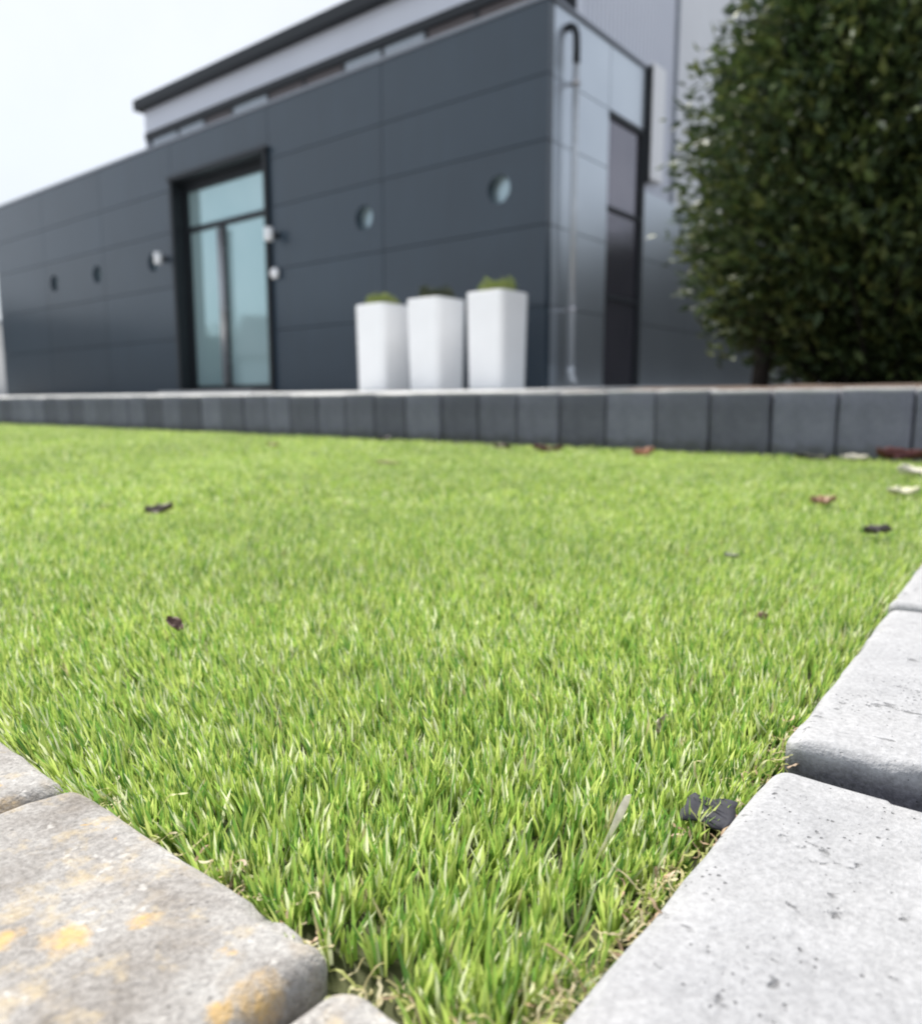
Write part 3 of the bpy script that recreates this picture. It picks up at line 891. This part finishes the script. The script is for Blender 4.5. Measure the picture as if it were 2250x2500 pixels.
# ================================================================== BUSHY TREE
def tree():
    tx, ty = -1.55, 4.75
    o = empty('evergreen_tree', (tx, ty, 0.19))
    tag(o, 'dense dark evergreen tree with glossy leaves behind the low wall at right', 'tree')
    AX, AY = -0.98, 5.15
    def ax_at(z): return AX - 0.05 * max(0.0, min(1.0, (1.75 - z) / 0.6))                       # crown axis
    prof = [(0.40, 0.30), (0.55, 0.85), (0.75, 1.14), (0.95, 1.30), (1.35, 1.33), (1.65, 1.24), (1.85, 1.24), (2.1, 1.16), (2.35, 1.02), (2.6, 0.84), (3.0, 0.62), (3.5, 0.32), (3.85, 0.10)]
    def rad(z):
        for (z0, r0), (z1, r1) in zip(prof, prof[1:]):
            if z0 <= z <= z1: return r0 + (r1 - r0) * (z - z0) / (z1 - z0)
        return 0.05
    mb = MB()
    trunk = [(tx, ty, 0.12), (tx + 0.02, ty + 0.01, 0.5), (tx + 0.10, ty + 0.08, 1.0), (tx + 0.28, ty + 0.2, 1.7), (tx + 0.45, ty + 0.32, 2.4), (tx + 0.58, ty + 0.4, 3.3)]
    mb.tube(trunk, [0.055, 0.048, 0.042, 0.034, 0.024, 0.010], 10)
    mb.tube([(tx + 0.45, ty + 0.25, 0.12), (tx + 0.5, ty + 0.28, 0.7), (tx + 0.8, ty + 0.45, 1.5), (tx + 1.1, ty + 0.5, 2.5)], [0.04, 0.034, 0.026, 0.01], 8)
    tips = []
    br = []
    for _ in range(3000):
        z = random.uniform(0.38, 3.7)
        a = random.uniform(0, 2 * math.pi)
        lump = 0.90 + 0.16 * noise.noise((math.cos(a) * 1.7, math.sin(a) * 1.7, z * 1.5))
        rr = rad(z) * lump * (random.uniform(0.22, 1.0) ** 0.5)
        p = Vector((ax_at(z) + rr * math.cos(a), AY + rr * math.sin(a), z))
        d = Vector((math.cos(a), math.sin(a), random.uniform(-0.1, 0.8))).normalized()
        tips.append((p, d))
    # leafy inside
    for _ in range(500):
        z = random.uniform(0.7, 2.9); a = random.uniform(0, 6.28); rr = rad(z) * random.uniform(0.05, 0.6)
        tips.append((Vector((AX + rr * math.cos(a), AY + rr * math.sin(a), z)), Vector((math.cos(a), math.sin(a), 0.3)).normalized()))
    # low skirt of foliage
    for _ in range(330):
        a = random.uniform(0, 2 * math.pi); rr = random.uniform(0.05, 0.62)
        tips.append((Vector((AX + 0.02 + rr * math.cos(a), AY + rr * math.sin(a), random.uniform(0.40, 0.66) + 0.10 * noise.noise((a * 2, rr * 3, 0)))), Vector((math.cos(a), math.sin(a), -0.2)).normalized()))
    # loose sprays that stick out of the upper left
    for (sx, sy, sz) in [(-1.88, 4.95, 2.15), (-1.80, 4.9, 2.32), (-1.86, 4.9, 1.98), (-1.72, 4.95, 2.42), (-1.70, 4.9, 2.2), (-1.62, 5.0, 2.5), (-1.94, 4.9, 2.28)]:
        for _ in range(2):
            tips.append((Vector((sx + random.gauss(0, .04), sy, sz + random.gauss(0, .04))), Vector((-0.5, -.2, 0.6)).normalized()))
    for i, (p, d) in enumerate(tips):
        if i % 4 == 0:
            q = Vector((AX + (p.x - AX) * 0.35, AY + (p.y - AY) * 0.35, p.z - 0.35 * random.random() - 0.1))
            br.append((q, p))
    for q, p in br:
        mid = (q + p) / 2 + Vector((0, 0, 0.03))
        mb.tube([q, mid, p], [0.010, 0.007, 0.003], 4, caps=False)
    mb.build('trunk', M['bark'], o, loc=(-tx, -ty, -0.19), smooth=True)
    pal = [(0.040, 0.066, 0.022), (0.056, 0.090, 0.030), (0.033, 0.056, 0.022), (0.090, 0.128, 0.036), (0.130, 0.158, 0.046)]
    per = 24
    n = len(tips) * per
    def cf(i):
        p, d = tips[i // per]
        k = (i % per) / per
        q = p - d * (0.24 * k) + Vector((random.gauss(0, .065), random.gauss(0, .065), random.gauss(0, .065)))
        return q - Vector((tx, ty, 0.19)), d
    me = tinted_mesh('crown', *leaf_cloud(n, cf, 0.082, pal, 0.1))
    link_mesh('crown', me, M['leaf'], o)
tree()

# ================================================================== LITTER
def litter(name, x, y, z, L, W, curl, c, label, cat, rz, tilt=(0, 0), group='fallen leaves lying on the turf', rough=0.6, lift=0.0):
    """a dry leaf: pointed outline, keel, curled rim, real thickness"""
    n, m = 12, 6
    top, V, F = [], [], []
    for i in range(n + 1):
        s = i / n
        half = W * (math.sin(math.pi * min(1, s * 0.96 + 0.02)) ** 0.75) * (1 - 0.25 * s) * 0.5 + 0.0004
        for j in range(m + 1):
            u = 2 * j / m - 1
            wob = 0.35 * noise.noise((s * 3.5 + x * 50, u * 1.6, y * 30)) + 0.25 * noise.noise((s * 9 + x * 20, u * 4, y * 10))
            zz = curl * L * (u * u * 0.55 + 0.5 * (s - 0.5) ** 2 * 2 + wob) + lift * s
            bendy = 0.10 * L * math.sin(s * 3 + x * 40)
            V.append(((s - 0.5) * L, u * half * (1 + 0.3 * noise.noise((s * 6, u, x * 70))) + bendy, zz))
    k = len(V)
    V += [(a, b, c_ - max(0.0004, L * 0.008)) for a, b, c_ in V]
    for i in range(n):
        for j in range(m):
            a = i * (m + 1) + j
            F.append((a, a + m + 1, a + m + 2, a + 1)); F.append((k + a, k + a + 1, k + a + m + 2, k + a + m + 1))
    for i in range(n):
        for j in (0, m):
            a = i * (m + 1) + j
            F.append((a, a + m + 1, k + a + m + 1, k + a) if j else (a, k + a, k + a + m + 1, a + m + 1))
    for j in range(m):
        F.append((j, j + 1, k + j + 1, k + j)); a = n * (m + 1) + j; F.append((a, k + a, k + a + 1, a + 1))
    mb = MB().add(V, F)
    key = 'dry_%.2f_%.2f_%.2f' % c
    mat = bpy.data.materials.get(key) or simple(key, c, rough, 0.35, 220)
    o = mb.build(name, mat, None, loc=(x, y, z - 0.002), rot=(tilt[0] + 0.24, tilt[1], rz), smooth=True)
    return tag(o, label, cat, group)
G = 'fallen leaves lying on the turf'
litter('fallen_leaf', -0.985, 0.562, 0.024, 0.036, 0.015, 0.35, (0.15, 0.12, 0.10), 'curled dark grey leaf lying on the left of the turf', 'leaf', 0.95, (0.1, -0.1))
litter('fallen_leaf', -0.455, 0.266, 0.026, 0.017, 0.008, 0.40, (0.105, 0.055, 0.040), 'small dark brown leaf nearest the camera on the left', 'leaf', 0.25, (0.15, 0.25))
litter('fallen_leaf', -2.27, 1.745, 0.022, 0.045, 0.020, 0.25, (0.22, 0.12, 0.06), 'thin brown leaf on the far turf below the glass door', 'leaf', 0.6)
litter('fallen_leaf', -2.20, 2.24, 0.022, 0.055, 0.030, 0.30, (0.05, 0.035, 0.035), 'blackish leaf against the wall below the leftmost planter', 'leaf', 0.3)
litter('fallen_leaf', -1.53, 2.12, 0.022, 0.06, 0.025, 0.30, (0.08, 0.035, 0.025), 'dark brown leaf against the wall below the tallest-looking planter', 'leaf', 0.7)
litter('fallen_leaf', -1.34, 2.11, 0.022, 0.095, 0.03, 0.25, (0.115, 0.035, 0.028), 'long dark red leaf against the wall below the building corner', 'leaf', 0.55)
litter('fallen_leaf', -1.00, 2.09, 0.024, 0.06, 0.04, 0.45, (0.36, 0.17, 0.09), 'orange brown leaf at the wall foot below the side window', 'leaf', 0.4, (0.3, 0))
litter('fallen_leaf', -1.36, 1.40, 0.021, 0.06, 0.012, 0.15, (0.42, 0.36, 0.20), 'pale straw leaf sunk in the middle of the far turf', 'leaf', 0.75)
litter('fallen_leaf', -0.292, 1.216, 0.025, 0.034, 0.020, 0.5, (0.34, 0.20, 0.12), 'tan curled leaf on the turf near the right edging', 'leaf', 0.3, (0.2, -0.2))
litter('fallen_leaf', -0.174, 0.962, 0.027, 0.032, 0.014, 0.35, (0.11, 0.095, 0.085), 'dark grey leaf with pale rim close to the right edging', 'leaf', 0.55, (0.15, 0.05))
litter('fallen_leaf', -0.47, 2.23, 0.024, 0.07, 0.03, 0.2, (0.55, 0.52, 0.42), 'cream leaf at the foot of the wall beside the red leaf', 'leaf', 0.5)
litter('fallen_leaf', -0.575, 2.24, 0.022, 0.09, 0.03, 0.2, (0.05, 0.05, 0.035), 'blackish flat leaf at the wall foot left of the cream leaf', 'leaf', 0.6)
litter('fallen_leaf', -0.37, 2.28, 0.032, 0.115, 0.045, 0.35, (0.095, 0.022, 0.018), 'large dark red leaf at the wall foot at the right picture edge', 'leaf', 0.15, (0.25, 0.1))
litter('fallen_leaf', -0.258, 1.80, 0.030, 0.08, 0.035, 0.25, (0.72, 0.68, 0.56), 'large cream leaf in front of the dark red leaf', 'leaf', 0.6)
litter('fallen_leaf', -0.228, 1.452, 0.025, 0.05, 0.025, 0.25, (0.66, 0.64, 0.46), 'pale yellowish leaf at the right between cream leaf and tan leaf', 'leaf', 0.5)
litter('fallen_leaf', -0.168, 0.547, 0.021, 0.012, 0.006, 0.4, (0.28, 0.17, 0.12), 'tiny brown leaf scrap in the turf near the edging joint', 'leaf', 1.2, (0.4, 0.3))
litter('fallen_leaf', -0.264, 0.756, 0.021, 0.014, 0.008, 0.3, (0.20, 0.22, 0.14), 'greyish leaf scrap sunk in the turf at mid right', 'leaf', 0.5)
litter('fallen_leaf', -0.146, 0.336, 0.019, 0.010, 0.004, 0.5, (0.60, 0.52, 0.42), 'pale pinkish husk standing in the near turf', 'leaf', 1.4, (0.2, -0.9))
# dry straw blade leaning out of the near turf, half hidden
pts = []
for i in range(9):
    u = i / 8
    pts.append(Vector((-0.1215, 0.2258, 0.010)).lerp(Vector((-0.1143, 0.2357, 0.0335)), u) + Vector((0.0012, -0.0008, 0.001)) * math.sin(u * 3.1))
mb = MB()
sd = Vector((0.6, 0.75, 0.1)).normalized()
for i, p in enumerate(pts):
    hw = [0.0007, 0.0008, 0.0010, 0.0012, 0.0014, 0.0017, 0.0019, 0.0018, 0.0012][i]
    q = sd * hw; th = Vector((0.0002, -0.0002, 0.0001))
    mb.v += [tuple(p - q), tuple(p + th), tuple(p + q), tuple(p - th)]
for i in range(8):
    for k in range(4):
        mb.f.append((i * 4 + k, i * 4 + (k + 1) % 4, i * 4 + 4 + (k + 1) % 4, i * 4 + 4 + k))
mb.f += [(3, 2, 1, 0), (32, 33, 34, 35)]
tag(mb.build('straw_blade', simple('dry_straw', (0.88, 0.79, 0.62), 0.6, 0.3, 300)), 'dry pale straw blade leaning up in the near turf', 'straw')
# black scrap of membrane between turf and right edging
sc_ = MB()
for i in range(9):
    for j in range(5):
        u, v = i / 8, j / 4
        sc_.v.append(((u - 0.5) * 0.019 * (1 - 0.35 * abs(v - .5)) + 0.003 * noise.noise((u * 2, v * 3, 9)), (v - 0.5) * 0.018 * (1 + 0.35 * noise.noise((u * 3.1, 7.0 + (v > .5), 1.0))) + 0.004 * (u - .5), 0.0005 * math.sin(u * 7 + v * 2) + 0.0006 * noise.noise((u * 4, v * 4, 3))))
k = len(sc_.v)
sc_.v += [(a, b, c_ - 0.0008) for a, b, c_ in sc_.v]
for i in range(8):
    for j in range(4):
        a = i * 5 + j
        sc_.f += [(a, a + 5, a + 6, a + 1), (k + a, k + a + 1, k + a + 6, k + a + 5)]
for i in range(8):
    a = i * 5; sc_.f += [(a, k + a, k + a + 5, a + 5), (a + 4, a + 9, k + a + 9, k + a + 4)]
for j in range(4):
    sc_.f += [(j, j + 1, k + j + 1, k + j), (40 + j, k + 40 + j, k + 41 + j, 41 + j)]
tag(sc_.build('membrane_scrap', simple('black_membrane', (0.030, 0.030, 0.040), 0.85, 0.3, 300), loc=(-0.0985, 0.272, 0.0175), rot=(0.10, 0.10, 0.1), smooth=True), 'black scrap of weed membrane poking up beside the near pale block', 'membrane')

# ================================================================== SURROUNDINGS (behind and beside the camera, mirrored in the glass and cladding)
def hedge(name, x0, x1, y, h, d, label, n, rz=0.0):
    o = empty(name, ((x0 + x1) / 2, y, 0.0), rz)
    tag(o, label, 'hedge')
    w = x1 - x0
    MB().box((-w / 2 + .3, -d * .3, -0.05), (w / 2 - .3, d * .3, h * 0.86)).build('stems', M['bark'], o)
    def cf(i):
        u = random.uniform(-w / 2, w / 2); v = random.uniform(-d / 2, d / 2)
        z = random.uniform(0.1, h) * (1 + 0.10 * noise.noise((u * .6, 0, 3)))
        if z < h * .85: v = math.copysign(d / 2 * random.uniform(.75, 1), v)
        return Vector((u, v, z)), Vector((0, math.copysign(1, v), .3))
    pal = [(0.030, 0.050, 0.018), (0.045, 0.07, 0.025), (0.02, 0.035, 0.015)]
    link_mesh('foliage', tinted_mesh('foliage', *leaf_cloud(n, cf, 0.40, pal)), M['leaf'], o)
hedge('tall_hedge', -4.3, 15.0, 18.2, 4.5, 1.6, 'tall dark hedge beyond the evergreen tree, mirrored in the side wall', 9000)
def house(name, x, y, w, d, h, rh, rz, label, wall):
    o = empty(name, (x, y, -0.06), rz)
    tag(o, label, 'house')
    MB().add([(-w / 2, -d / 2, 0), (w / 2, -d / 2, 0), (w / 2, d / 2, 0), (-w / 2, d / 2, 0), (-w / 2, -d / 2, h), (w / 2, -d / 2, h), (w / 2, d / 2, h), (-w / 2, d / 2, h), (0, -d / 2, h + rh), (0, d / 2, h + rh)],
             [(0, 1, 5, 8, 4), (1, 2, 6, 5), (2, 3, 7, 9, 6), (3, 0, 4, 7)]).build('wall', wall, o)
    e = 0.4
    MB().add([(-w / 2 - e, -d / 2 - e, h - e * rh / (w / 2)), (0, -d / 2 - e, h + rh + .05), (0, d / 2 + e, h + rh + .05), (-w / 2 - e, d / 2 + e, h - e * rh / (w / 2)), (w / 2 + e, -d / 2 - e, h - e * rh / (w / 2)), (w / 2 + e, d / 2 + e, h - e * rh / (w / 2))],
             [(0, 1, 2, 3), (1, 4, 5, 2)]).build('roof', M['roof'], o)
    for sx in (-w / 4, w / 4):
        for zz in (0.9, 3.4):
            if zz + 1.4 < h:
                f = MB().box((sx - .55, -d / 2 - .03, zz), (sx + .55, -d / 2 + .02, zz + 1.3)).build('window', M['white_plastic'], o)
                MB().box((sx - .47, -d / 2 - .035, zz + .08), (sx + .47, -d / 2 - .031, zz + 1.22)).build('pane', M['glass_side'], f)
house('rendered_house', -30, -12.5, 7, 8, 2.6, 1.9, R(225), 'pale rendered bungalow with slate roof, seen only mirrored in the door', M['render_wall'])
hedge('garden_hedge', -70, -14, -15, 4.8, 2.0, 'long dark garden hedge far behind the camera, mirrored in the facade', 7000, R(75))
